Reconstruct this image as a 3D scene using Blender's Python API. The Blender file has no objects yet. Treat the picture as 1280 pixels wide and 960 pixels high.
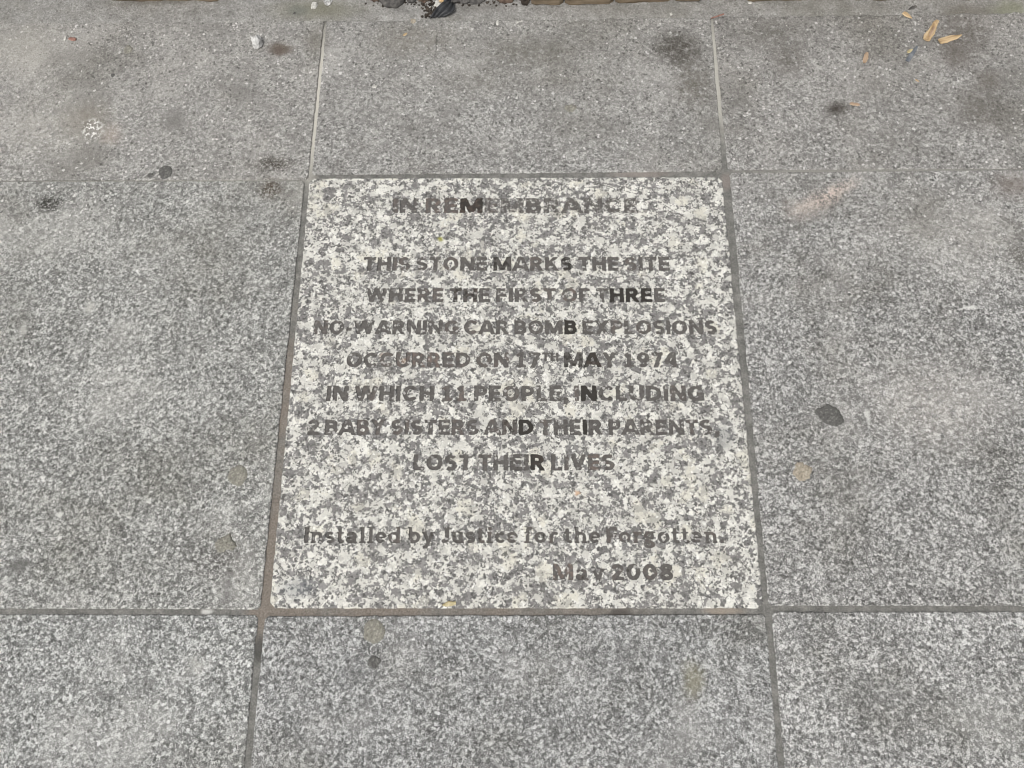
import bpy, bmesh, math, random
import numpy as np
from mathutils import Vector, Euler, noise as mnoise
from mathutils.geometry import delaunay_2d_cdt

random.seed(11)
rng = np.random.default_rng(5)
R = math.radians
scene = bpy.context.scene

# ------------------------------------------------------------------ camera
CAM_LOC = (0.0232, -0.3375, 0.9671)
CAM_ROT = (0.3213, 0.0263, 0.0037)
FPX = 960.0                                  # focal length in pixels of a 1280-wide frame
cam_data = bpy.data.cameras.new('Camera')
cam_data.sensor_width = 36.0
cam_data.lens = 36.0 * FPX / 1280.0
cam_data.clip_start = 0.01
cam_data.clip_end = 2000.0
cam = bpy.data.objects.new('Camera', cam_data)
cam.location = CAM_LOC
cam.rotation_euler = CAM_ROT
scene.collection.objects.link(cam)
scene.camera = cam

# ------------------------------------------------------------------ sky and sun (overcast)
SUN_EL, SUN_AZ = 58.0, 211.0              # azimuth clockwise from +Y: behind the viewer, a little to the left
world = bpy.data.worlds.new('World')
scene.world = world
world.use_nodes = True
wn, wl = world.node_tree.nodes, world.node_tree.links
bg = next(n for n in wn if n.type == 'BACKGROUND')
sky = wn.new('ShaderNodeTexSky')
sky.sky_type = 'NISHITA'
sky.sun_disc = False
sky.sun_elevation = R(SUN_EL)
sky.sun_rotation = R(SUN_AZ)
sky.air_density = 1.0
sky.dust_density = 4.0
sky.ozone_density = 0.6
hsv = wn.new('ShaderNodeHueSaturation')      # cloud cover takes the blue out of the sky
hsv.inputs['Saturation'].default_value = 0.12
wl.new(sky.outputs[0], hsv.inputs['Color'])
wl.new(hsv.outputs[0], bg.inputs['Color'])
bg.inputs['Strength'].default_value = 0.12
sun_data = bpy.data.lights.new('Sun', 'SUN')
sun_data.energy = 1.3
sun_data.angle = R(16)
sun_data.color = (1.0, 0.97, 0.92)
sun = bpy.data.objects.new('Sun', sun_data)
to_sun = Vector((math.sin(R(SUN_AZ)) * math.cos(R(SUN_EL)), math.cos(R(SUN_AZ)) * math.cos(R(SUN_EL)), math.sin(R(SUN_EL))))
sun.rotation_euler = to_sun.to_track_quat('Z', 'Y').to_euler()
scene.collection.objects.link(sun)
scene.view_settings.view_transform = 'Standard'
scene.view_settings.look = 'None'
scene.view_settings.gamma = 1.0
scene.view_settings.use_curve_mapping = False
scene.view_settings.exposure = 0.26
scene.cycles.filter_width = 1.15
scene.cycles.max_bounces = 4
scene.cycles.diffuse_bounces = 2

# ------------------------------------------------------------------ helpers
CM = Euler(CAM_ROT).to_matrix()
CL = Vector(CAM_LOC)
def gp(u, v, z=0.0):
    """point of the plane at height z seen at photograph position (u, v)"""
    d = CM @ Vector(((u - 640) / FPX, -(v - 480) / FPX, -1.0))
    t = (z - CL.z) / d.z
    p = CL + d * t
    return Vector((p.x, p.y, z))
def pxs(u, v):
    """metres covered by one photograph pixel on the ground, across and in depth"""
    return ((gp(u + 1, v) - gp(u, v)).length, (gp(u, v - 1) - gp(u, v)).length)

def link(o, parent=None):
    scene.collection.objects.link(o)
    if parent is not None:
        o.parent = parent
    return o
def mesh_obj(name, verts, faces, mat, parent=None, smooth=False):
    me = bpy.data.meshes.new(name)
    me.from_pydata([tuple(v) for v in verts], [], faces)
    me.materials.append(mat)
    if smooth:
        me.polygons.foreach_set('use_smooth', [True] * len(me.polygons))
    me.update()
    return link(bpy.data.objects.new(name, me), parent)
def tag(o, label=None, cat=None, group=None, kind=None):
    if label: o['label'] = label
    if cat: o['category'] = cat
    if group: o['group'] = group
    if kind: o['kind'] = kind
    return o
def lin(r, g, b):
    def f(c):
        c /= 255.0
        return c / 12.92 if c <= 0.04045 else ((c + 0.055) / 1.055) ** 2.4
    return (f(r), f(g), f(b), 1.0)

class NB:
    """small node-tree builder"""
    def __init__(s, name):
        s.mat = bpy.data.materials.new(name); s.mat.use_nodes = True
        s.t = s.mat.node_tree; s.n = s.t.nodes; s.l = s.t.links
        s.bsdf = s.n['Principled BSDF']
        s.bsdf.inputs['Specular IOR Level'].default_value = 0.25
        s.bsdf.inputs['Roughness'].default_value = 0.8
        s.pos = s.n.new('ShaderNodeNewGeometry').outputs['Position']
    def put(s, sock, v):
        if hasattr(v, 'is_output'): s.l.new(v, sock)
        else: sock.default_value = v
    def math(s, op, a, b=0.0, clamp=False):
        n = s.n.new('ShaderNodeMath'); n.operation = op; n.use_clamp = clamp
        s.put(n.inputs[0], a); s.put(n.inputs[1], b); return n.outputs[0]
    def vmath(s, op, a, b=(0, 0, 0)):
        n = s.n.new('ShaderNodeVectorMath'); n.operation = op
        s.put(n.inputs[0], a); s.put(n.inputs[1], b)
        return n.outputs['Value'] if op == 'LENGTH' else n.outputs[0]
    def noise(s, scale, detail=2.0, rough=0.5, vec=None, dist=0.0, color=False):
        n = s.n.new('ShaderNodeTexNoise')
        n.inputs['Scale'].default_value = scale; n.inputs['Detail'].default_value = detail
        n.inputs['Roughness'].default_value = rough; n.inputs['Distortion'].default_value = dist
        s.l.new(vec if vec is not None else s.pos, n.inputs['Vector'])
        return n.outputs['Color' if color else 'Fac']
    def voro(s, scale, vec=None, feature='F1', out='Color', rnd=1.0):
        n = s.n.new('ShaderNodeTexVoronoi'); n.feature = feature
        n.inputs['Scale'].default_value = scale; n.inputs['Randomness'].default_value = rnd
        s.l.new(vec if vec is not None else s.pos, n.inputs['Vector'])
        return n.outputs[out]
    def warp(s, scale, amt, vec=None, detail=2.0):
        c = s.noise(scale, detail, 0.6, vec, color=True)
        d = s.vmath('MULTIPLY', s.vmath('SUBTRACT', c, (0.5, 0.5, 0.5)), (amt, amt, amt))
        return s.vmath('ADD', vec if vec is not None else s.pos, d)
    def sep(s, c, i=0):
        n = s.n.new('ShaderNodeSeparateColor'); s.l.new(c, n.inputs[0]); return n.outputs[i]
    def step(s, v, a, b):
        n = s.n.new('ShaderNodeMapRange'); n.interpolation_type = 'SMOOTHSTEP'
        s.put(n.inputs['Value'], v); n.inputs['From Min'].default_value = min(a, b); n.inputs['From Max'].default_value = max(a, b)
        n.inputs['To Min'].default_value = 0.0 if a < b else 1.0; n.inputs['To Max'].default_value = 1.0 if a < b else 0.0
        return n.outputs[0]
    def ramp(s, v, pts, interp='LINEAR'):
        n = s.n.new('ShaderNodeValToRGB'); n.color_ramp.interpolation = interp
        e = n.color_ramp.elements
        while len(e) < len(pts): e.new(0.5)
        for k, (p, c) in enumerate(pts): e[k].position = p; e[k].color = c
        s.put(n.inputs[0], v); return n.outputs[0]
    def mix(s, f, a, b, mode='MIX'):
        n = s.n.new('ShaderNodeMix'); n.data_type = 'RGBA'; n.blend_type = mode
        s.put(n.inputs[0], f); s.put(n.inputs[6], a); s.put(n.inputs[7], b); return n.outputs[2]
    def bump(s, h, dist, strength=1.0):
        n = s.n.new('ShaderNodeBump'); n.inputs['Distance'].default_value = dist; n.inputs['Strength'].default_value = strength
        s.l.new(h, n.inputs['Height']); s.l.new(n.outputs[0], s.bsdf.inputs['Normal'])
    def color(s, c): s.put(s.bsdf.inputs['Base Color'], c)
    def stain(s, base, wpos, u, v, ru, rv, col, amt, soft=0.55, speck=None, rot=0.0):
        """a mark (stain, painted shade) with its own place on the stone: centre (u,v), radii in photo pixels"""
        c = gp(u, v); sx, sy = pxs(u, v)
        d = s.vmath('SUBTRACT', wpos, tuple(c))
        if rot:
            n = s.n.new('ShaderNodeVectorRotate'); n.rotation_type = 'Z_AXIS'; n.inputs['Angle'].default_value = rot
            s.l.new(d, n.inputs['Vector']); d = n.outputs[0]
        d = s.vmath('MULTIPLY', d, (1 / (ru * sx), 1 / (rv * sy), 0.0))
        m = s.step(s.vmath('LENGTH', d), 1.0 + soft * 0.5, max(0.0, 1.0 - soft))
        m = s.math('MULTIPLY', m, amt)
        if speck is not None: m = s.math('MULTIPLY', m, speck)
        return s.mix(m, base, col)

# ------------------------------------------------------------------ materials
STAINS = [   # centre and radii (photograph), colour, amount, softness, kind: None plain, 's' in the hollows, 'm' mottled
    (60, 256, 19, 14, (58, 57, 52), 1.0, 0.6, 's'),
    (342, 205, 28, 10, (74, 69, 62), 1.0, 0.8, 's'),
    (338, 236, 18, 12, (78, 68, 56), 1.0, 0.8, 's'),
    (351, 61, 16, 9, (96, 84, 74), 0.9, 0.8, None),
    (395, 50, 18, 22, (112, 108, 98), 0.6, 1.0, None),
    (848, 62, 32, 24, (80, 76, 70), 1.0, 0.6, 'm'),
    (868, 105, 28, 32, (106, 102, 94), 0.85, 1.0, 'm'),
    (965, 40, 46, 24, (106, 103, 97), 0.85, 1.0, 'm'),
    (985, 75, 24, 24, (106, 102, 96), 0.8, 1.0, 'm'),
    (1045, 136, 15, 9, (64, 58, 52), 0.92, 1.0, None),
    (1205, 40, 42, 36, (98, 93, 87), 0.9, 0.9, 'm'),
    (1195, 70, 20, 20, (104, 98, 92), 0.75, 0.9, None),
    (1225, 135, 38, 30, (106, 102, 96), 0.8, 1.0, 'm'),
    (1235, 98, 20, 14, (102, 96, 89), 0.7, 1.0, None),
    (1275, 318, 13, 22, (66, 62, 56), 0.85, 0.9, 's'),
    (1268, 232, 30, 18, (116, 106, 99), 0.65, 1.0, None),
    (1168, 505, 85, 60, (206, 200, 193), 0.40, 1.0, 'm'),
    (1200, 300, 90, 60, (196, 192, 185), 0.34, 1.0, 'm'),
    (1036, 242, 42, 10, (224, 205, 193), 0.75, 1.0, 'p'),
    (1005, 262, 26, 14, (206, 192, 182), 0.45, 1.0, 'm'),
    (866, 848, 14, 26, (146, 142, 120), 0.6, 0.9, None),
    (270, 700, 42, 26, (84, 81, 78), 0.75, 1.0, 's'),
    (283, 742, 8, 26, (118, 116, 114), 0.6, 0.8, None),
    (108, 150, 30, 22, (126, 119, 108), 0.65, 1.0, None),
    (138, 168, 16, 12, (186, 170, 158), 0.4, 1.0, None),
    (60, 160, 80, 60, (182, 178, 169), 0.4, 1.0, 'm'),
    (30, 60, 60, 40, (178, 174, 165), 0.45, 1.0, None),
    (520, 50, 60, 22, (122, 118, 109), 0.7, 1.0, 'm'),
    (660, 65, 75, 22, (112, 109, 101), 0.75, 1.0, 'm'),
    (600, 100, 60, 20, (118, 115, 107), 0.5, 1.0, 'm'),
    (730, 30, 40, 14, (116, 114, 107), 0.6, 1.0, 'm'),
    (218, 150, 14, 16, (126, 124, 120), 0.8, 0.8, None),
    (25, 710, 14, 11, (104, 103, 100), 0.8, 0.7, None),
    (90, 70, 40, 14, (134, 131, 125), 0.5, 1.0, None),
    (245, 835, 18, 14, (196, 194, 188), 0.55, 0.9, 'm'),
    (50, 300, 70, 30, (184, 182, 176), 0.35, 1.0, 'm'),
    (112, 385, 6, 9, (196, 194, 188), 0.7, 0.7, None),
    (30, 410, 5, 9, (200, 198, 192), 0.6, 0.7, None),
    (1213, 384, 9, 3, (222, 221, 216), 0.85, 0.7, None),
    (1085, 520, 3.5, 10, (210, 209, 204), 0.85, 0.6, None),
    (1165, 615, 7, 3, (70, 69, 66), 0.8, 0.7, None),
    (55, 598, 3, 4, (226, 225, 220), 0.9, 0.5, None),
    (75, 644, 4, 4, (214, 213, 207), 0.9, 0.5, None),
    (124, 822, 5, 14, (198, 197, 192), 0.0, 0.7, None),
    (780, 820, 60, 30, (112, 112, 112), 0.35, 1.0, 'm'),
    (440, 840, 40, 24, (118, 120, 121), 0.35, 1.0, 'm'),
    (1100, 870, 50, 30, (116, 116, 114), 0.35, 1.0, 'm'),
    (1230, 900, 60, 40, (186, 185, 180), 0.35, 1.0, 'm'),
    (115, 161, 15, 13, (236, 235, 230), 1.0, 0.6, 'c'),
    (648, 28, 7, 6, (214, 212, 204), 0.8, 0.9, 'c'),
    (545.5, 53, 1.3, 13, (84, 82, 78), 0.75, 0.6, None),
]
def slab_material(bounds=None, tone=(1, 1, 1), seed=0.0):
    """flamed granite of one slab: every stone has its own figure, tone and stains"""
    b = NB('flamed_granite')
    base_pos = b.pos
    sp_ = b.vmath('ADD', b.pos, (seed * 1.7, seed * 0.9, seed))
    # how far street dirt has filled the flamed surface: more towards the timber edging
    sepn = b.n.new('ShaderNodeSeparateXYZ'); b.l.new(base_pos, sepn.inputs[0])
    dn = b.noise(6.5, 5.0, 0.65, sp_)
    dirt = b.math('ADD', sepn.outputs['Y'], b.math('MULTIPLY', b.math('SUBTRACT', dn, 0.5), 0.75))
    dirt = b.step(dirt, 0.02, 0.56)
    # flakes: curled light flecks between darker grains
    w1 = b.warp(500, 0.0021, sp_)
    fl = b.noise(385, 3.0, 0.64, w1, dist=1.0)
    fl2 = b.noise(780, 1.0, 0.6, w1)
    cell = b.sep(b.voro(290, b.warp(340, 0.004, sp_)))
    v = b.math('ADD', b.math('MULTIPLY', fl, 0.60), b.math('ADD', b.math('MULTIPLY', fl2, 0.30), b.math('MULTIPLY', cell, 0.16)))
    patch = b.noise(24, 3.0, 0.6, sp_)
    v = b.math('ADD', v, b.math('MULTIPLY', b.math('SUBTRACT', patch, 0.5), 0.11))
    clean = b.ramp(v, [(0.38, lin(86, 86, 84)), (0.47, lin(117, 117, 114)), (0.53, lin(139, 139, 136)),
                       (0.58, lin(178, 178, 174)), (0.66, lin(216, 216, 212))])
    soft = b.ramp(v, [(0.36, lin(106, 105, 102)), (0.48, lin(137, 136, 132)), (0.54, lin(151, 150, 146)), (0.60, lin(170, 169, 164)), (0.70, lin(194, 193, 188))])
    c = b.mix(dirt, clean, soft)
    # broad tone: grubby drifts and pale worn ones
    c = b.mix(b.step(dn, 0.46, 0.74), c, b.mix(1.0, c, lin(220, 219, 215), 'MULTIPLY'))
    m2 = b.noise(8.5, 4.0, 0.62, b.vmath('ADD', sp_, (7.3, 2.1, 0)))
    c = b.mix(b.math('MULTIPLY', b.step(m2, 0.50, 0.72), 0.34), c, lin(186, 184, 179))
    c = b.mix(b.math('MULTIPLY', b.math('MULTIPLY', b.step(m2, 0.50, 0.30), dirt), 0.55), c, lin(122, 121, 117))
    # a few bright mica glints and black pits
    g = b.voro(330, sp_)
    c = b.mix(b.math('MULTIPLY', b.step(b.sep(g, 0), 0.982, 0.99), 0.6), c, lin(232, 231, 228))
    c = b.mix(b.math('MULTIPLY', b.step(b.sep(g, 1), 0.955, 0.97), 0.6), c, lin(66, 65, 62))
    c = b.mix(1.0, c, (tone[0], tone[1] * 0.995, tone[2] * 1.035, 1.0), 'MULTIPLY')
    if bounds:
        wp = b.warp(28, 0.028, detail=4.0); wf = b.warp(110, 0.012, detail=2.0)
        kinds = {None: None, 's': b.step(fl, 0.64, 0.44), 'm': b.math('MULTIPLY', b.step(b.noise(105, 3, .62), 0.28, 0.54), b.math('ADD', 0.68, b.math('MULTIPLY', b.step(fl, 0.62, 0.42), 0.32))), 'c': b.step(b.noise(190, 2, .6), 0.50, 0.58), 'p': b.step(v, 0.46, 0.56)}
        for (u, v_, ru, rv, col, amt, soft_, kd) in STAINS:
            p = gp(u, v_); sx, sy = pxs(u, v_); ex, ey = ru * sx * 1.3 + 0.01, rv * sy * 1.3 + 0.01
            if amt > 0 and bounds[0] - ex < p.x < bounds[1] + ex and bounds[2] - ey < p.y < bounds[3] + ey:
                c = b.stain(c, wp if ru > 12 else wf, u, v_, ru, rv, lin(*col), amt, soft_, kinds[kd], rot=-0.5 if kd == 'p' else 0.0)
    b.color(c)
    b.put(b.bsdf.inputs['Roughness'], 0.82)
    b.bump(v, 0.0036, 0.8)
    return b.mat

def granite_nodes(b):
    """coarse pale granite: white and cream feldspar, grey quartz, black mica"""
    p0 = b.pos
    wa = b.warp(170, 0.0095, detail=3.0)
    wb = b.warp(420, 0.0040, wa, detail=2.0)
    big = b.noise(64, 2.0, 0.55, wb)
    cells = b.voro(135, wb)
    r = b.sep(cells, 0)
    t2 = b.sep(cells, 1)
    small = b.voro(300, wb)
    rs = b.sep(small, 0)
    fine = b.noise(340, 2.0, 0.6, wa)
    drift = b.noise(9, 2.0, 0.5)
    q = b.math('ADD', b.math('MULTIPLY', r, 0.34), b.math('ADD', b.math('MULTIPLY', big, 0.92), b.math('MULTIPLY', rs, 0.26)))
    q = b.math('ADD', q, b.math('MULTIPLY', b.math('SUBTRACT', fine, 0.5), 0.34))
    q = b.math('ADD', q, b.math('MULTIPLY', b.math('SUBTRACT', drift, 0.5), 0.10))
    isq = b.step(q, 0.765, 0.735)            # 1 in quartz
    white = b.ramp(t2, [(0.0, lin(184, 182, 175)), (0.45, lin(205, 203, 195)), (1.0, lin(224, 222, 214))])
    white = b.mix(b.math('MULTIPLY', b.step(fine, 0.60, 0.30), 0.55), white, lin(176, 175, 172))
    # larger cream crystals
    lc = b.voro(62, b.warp(120, 0.016, detail=3.0))
    cream = b.math('MULTIPLY', b.step(b.sep(lc, 1), 0.90, 0.93), 0.6)
    white = b.mix(cream, white, lin(210, 206, 192))
    quartz = b.ramp(b.math('ADD', b.math('MULTIPLY', rs, 0.5), b.math('MULTIPLY', fine, 0.5)),
                    [(0.2, lin(96, 95, 93)), (0.42, lin(121, 119, 117)), (0.6, lin(134, 132, 130)), (0.85, lin(150, 148, 145))])
    isq2 = b.math('MULTIPLY', isq, b.math('SUBTRACT', 1.0, b.math('MULTIPLY', cream, 0.9)))
    c = b.mix(isq2, white, quartz)
    mica = b.sep(b.voro(400, wb), 2)
    c = b.mix(b.math('MULTIPLY', b.step(mica, 0.87, 0.90), 0.85), c, lin(74, 73, 71))
    gl = b.sep(b.voro(420, b.vmath('ADD', wa, (2.2, 1.1, 0))), 0)
    c = b.mix(b.math('MULTIPLY', b.step(gl, 0.95, 0.965), 0.7), c, lin(234, 233, 228))
    return c, q, fine, isq

def stone_material():
    b = NB('pale_speckled_granite')
    c, q, fine, isq = granite_nodes(b)
    grime = b.noise(14, 3.0, 0.6)
    c = b.mix(b.math('MULTIPLY', b.step(grime, 0.48, 0.75), 0.16), c, lin(120, 117, 110))
    wp = b.warp(60, 0.012, detail=3.0)
    for (u, v, ru, rv, col, amt) in [(372, 735, 26, 14, lin(92, 98, 104), 0.45), (905, 545, 16, 18, lin(92, 95, 98), 0.45),
                                     (551, 300, 4, 3, lin(150, 150, 60), 0.8), (478, 445, 4, 4, lin(160, 120, 90), 0.35),
                                     (505, 452, 4, 5, lin(165, 130, 100), 0.35), (720, 615, 4, 3, lin(200, 150, 100), 0.6)]:
        c = b.stain(c, wp, u, v, ru, rv, col, amt, 0.8)
    b.color(c)
    b.put(b.bsdf.inputs['Roughness'], b.ramp(isq, [(0, (0.72,) * 3 + (1,)), (1, (0.5,) * 3 + (1,))]))
    b.bump(fine, 0.0010, 0.5)
    return b.mat

def letter_material():
    """floor of the cut letters: worn black paint over dirty stone; how much paint is left is each letter's own"""
    b = NB('worn_letter_paint')
    oi = b.n.new('ShaderNodeObjectInfo')
    paint = b.sep(oi.outputs['Color'], 0); rust = b.sep(oi.outputs['Color'], 1); worn = b.sep(oi.outputs['Color'], 2)
    stone_c = granite_nodes(b)[0]
    fine = b.noise(420, 3.0, 0.65); mid = b.noise(150, 2.0, 0.6)
    base = b.ramp(b.math('ADD', b.math('MULTIPLY', fine, 0.5), b.math('MULTIPLY', mid, 0.5)),
                  [(0.28, lin(74, 72, 69)), (0.5, lin(93, 90, 87)), (0.72, lin(114, 111, 107))])
    g = b.sep(b.voro(330), 0)
    base = b.mix(b.math('MULTIPLY', b.step(g, 0.94, 0.96), 0.7), base, lin(190, 188, 184))
    wm = b.math('ADD', worn, b.math('MULTIPLY', b.math('SUBTRACT', b.noise(200, 3, 0.65), 0.5), 1.6))
    base = b.mix(b.math('MULTIPLY', b.step(wm, 0.38, 0.60), 0.8), base, stone_c)
    k = b.math('ADD', paint, b.math('MULTIPLY', b.math('SUBTRACT', mid, 0.5), 1.1))
    c = b.mix(b.math('MULTIPLY', b.step(k, 0.42, 0.66), 0.9), base, lin(50, 47, 43))
    rk = b.math('MULTIPLY', rust, b.step(b.noise(120, 2, .6), 0.42, 0.62))
    c = b.mix(b.math('MULTIPLY', rk, 0.5), c, lin(138, 116, 106))
    b.color(c); b.bump(fine, 0.0008, 0.5)
    b.put(b.bsdf.inputs['Roughness'], 0.75)
    return b.mat

def mortar_material():
    b = NB('joint_mortar')
    n1 = b.noise(70, 4, 0.65); n2 = b.noise(420, 2, 0.6); n3 = b.noise(9, 3, 0.6)
    c = b.ramp(b.math('ADD', b.math('MULTIPLY', n1, 0.6), b.math('MULTIPLY', n2, 0.4)),
               [(0.3, lin(84, 83, 80)), (0.5, lin(114, 113, 109)), (0.7, lin(146, 144, 139))])
    # pinkish bedding used round the memorial stone
    wpp = b.warp(18, 0.05, detail=4.0)
    sepn = b.n.new('ShaderNodeSeparateXYZ'); b.l.new(wpp, sepn.inputs[0])
    ax = b.math('ABSOLUTE', b.math('ADD', sepn.outputs['X'], 0.303)); ay = b.math('ABSOLUTE', b.math('ADD', sepn.outputs['Y'], 0.305))
    near = b.math('MAXIMUM', b.math('MULTIPLY', b.step(ax, 0.03, 0.012), b.math('MULTIPLY', b.step(sepn.outputs['Y'], 0.20, -0.05), b.step(sepn.outputs['Y'], -0.36, -0.32))),
                  b.math('MULTIPLY', b.step(ay, 0.03, 0.012), b.math('MULTIPLY', b.step(sepn.outputs['X'], -0.33, -0.30), b.step(sepn.outputs['X'], 0.24, 0.0))))
    pink = b.ramp(n2, [(0.3, lin(104, 96, 88)), (0.7, lin(142, 131, 120))])
    c = b.mix(b.math('MULTIPLY', b.math('MULTIPLY', near, 0.75), b.step(n3, 0.3, 0.55)), c, pink)
    wf = b.warp(90, 0.008)
    for (u, v, ru, rv, col, amt) in [(258, 764, 8, 4, lin(204, 203, 198), 0.8), (190, 226, 210, 4, lin(164, 162, 154), 0.8), (1100, 212, 200, 4, lin(156, 154, 147), 0.6), (776, 767, 16, 8, lin(78, 74, 70), 0.85),
                                     (800, 216, 40, 6, lin(150, 140, 133), 0.5), (908, 226, 8, 12, lin(138, 127, 121), 0.5),
                                     (323, 812, 8, 22, lin(70, 69, 66), 0.7), (905, 764, 28, 6, lin(156, 144, 130), 0.6),  # first entry: shade of a deeper joint, painted dark into the mortar
                                     (397, 125, 14, 100, lin(196, 192, 182), 0.9), (897, 90, 10, 80, lin(184, 181, 172), 0.8)]:
        c = b.stain(c, wf, u, v, ru, rv, col, amt, 0.6)
    b.color(c); b.bump(b.math('ADD', n1, b.math('MULTIPLY', n2, 0.5)), 0.002, 0.7)
    b.put(b.bsdf.inputs['Roughness'], 0.92)
    return b.mat

def cement_material():
    b = NB('rough_cement')
    n1 = b.noise(40, 5, 0.65); n2 = b.noise(360, 3, 0.65, dist=0.8); n3 = b.noise(7, 3, 0.6)
    c = b.ramp(b.math('ADD', b.math('MULTIPLY', n1, 0.35), b.math('MULTIPLY', n2, 0.65)),
               [(0.3, lin(102, 101, 97)), (0.5, lin(144, 142, 138)), (0.66, lin(184, 182, 178))])
    p = b.sep(b.voro(380), 0)
    c = b.mix(b.math('MULTIPLY', b.step(p, 0.94, 0.97), 0.5), c, lin(92, 89, 84))
    c = b.mix(b.math('MULTIPLY', b.step(n3, 0.45, 0.65), 0.4), c, lin(118, 115, 105))
    wf = b.warp(50, 0.02, detail=3)
    for (u, v, ru, rv, col, amt) in [(395, 12, 60, 14, lin(118, 116, 98), 0.65), (1210, 16, 40, 10, lin(104, 98, 88), 0.6),
                                     (1265, 12, 30, 12, lin(126, 128, 104), 0.6), (372, 14, 14, 8, lin(108, 110, 104), 0.7),
                                     (205, 4, 80, 3, lin(88, 82, 72), 0.5), (600, 8, 40, 10, lin(96, 92, 86), 0.5)]:
        c = b.stain(c, wf, u, v, ru, rv, col, amt, 0.9)
    b.color(c); b.bump(b.math('ADD', n1, n2), 0.003, 0.7)
    b.put(b.bsdf.inputs['Roughness'], 0.95)
    return b.mat

def simple_material(name, stops, scale=200, detail=3, rough=0.8, bump=0.001, stretch=None, spec=0.25):
    b = NB(name)
    tc = b.n.new('ShaderNodeTexCoord').outputs['Object']
    vec = b.vmath('MULTIPLY', tc, stretch) if stretch else tc
    n = b.noise(scale, detail, 0.62, vec)
    k = len(stops)
    c = b.ramp(n, [(0.3 + 0.4 * i / (k - 1), lin(*s)) for i, s in enumerate(stops)])
    b.color(c); b.bump(n, bump, 0.8)
    b.put(b.bsdf.inputs['Roughness'], rough); b.put(b.bsdf.inputs['Specular IOR Level'], spec)
    return b.mat

M = dict(
    slab=slab_material(seed=20.0), stone=stone_material(), letter=letter_material(), mortar=mortar_material(), cement=cement_material(),
    timber=simple_material('weathered_timber', [(66, 57, 47), (112, 99, 82), (146, 132, 112)], 60, 5, 0.9, 0.003, (0.25, 1, 2.2)),
    soil=simple_material('dark_soil', [(30, 27, 24), (58, 52, 46), (86, 78, 70)], 120, 5, 0.95, 0.004),
    clump=simple_material('damp_black_debris', [(48, 47, 46), (78, 76, 74), (106, 103, 99)], 130, 4, 0.8, 0.002),
    brown=simple_material('brown_debris', [(54, 44, 38), (88, 74, 64), (118, 102, 90)], 150, 4, 0.9, 0.002),
    chip=simple_material('split_wood', [(134, 110, 82), (184, 158, 122), (212, 190, 156)], 90, 3, 0.75, 0.0008, (0.25, 2, 2)),
    chip_dark=simple_material('brown_split_wood', [(134, 112, 92), (172, 148, 124), (200, 178, 154)], 90, 3, 0.8, 0.0008, (0.25, 2, 2)),
    pale_stick=simple_material('pale_bare_wood', [(214, 180, 130), (236, 208, 164)], 90, 2, 0.7, 0.0004, (0.3, 2, 2)),
    slate=simple_material('blue_grey_plastic', [(82, 86, 90), (106, 110, 115), (130, 133, 137)], 120, 3, 0.5, 0.0006),
    leaf=simple_material('dry_leaf', [(138, 126, 94), (176, 163, 126), (200, 189, 156)], 200, 3, 0.7, 0.0006),
    red=simple_material('red_brown_fragment', [(112, 80, 70), (138, 102, 91), (156, 120, 108)], 200, 3, 0.7, 0.0006),
    foil=simple_material('crumpled_grey_paper', [(92, 91, 89), (180, 179, 176), (226, 225, 222)], 150, 3, 0.55, 0.001),
    paper=simple_material('crumpled_pale_paper', [(158, 157, 154), (196, 195, 192), (218, 217, 214)], 150, 2, 0.7, 0.0006),
    white=simple_material('white_grit', [(160, 158, 151), (196, 194, 187), (216, 214, 208)], 160, 2, 0.75, 0.0008),
    gum_dark=simple_material('trodden_black_gum', [(70, 69, 67), (90, 89, 86), (96, 95, 92), (132, 130, 126)], 380, 3, 0.8, 0.0014),
    gum_olive=simple_material('trodden_olive_gum', [(100, 98, 90), (126, 124, 115), (136, 133, 123), (168, 165, 154)], 360, 3, 0.8, 0.0014),
    gum_beige=simple_material('trodden_beige_gum', [(118, 111, 99), (148, 139, 124), (162, 153, 138), (182, 174, 159)], 330, 3, 0.8, 0.0014),
    black=simple_material('black_ribbed_plastic', [(30, 31, 33), (50, 51, 53), (72, 73, 75)], 90, 3, 0.42, 0.0006, spec=0.5),
    earth=simple_material('packed_ground', [(84, 80, 74), (108, 104, 97), (130, 126, 118)], 6, 5, 0.95, 0.01),
)

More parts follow.
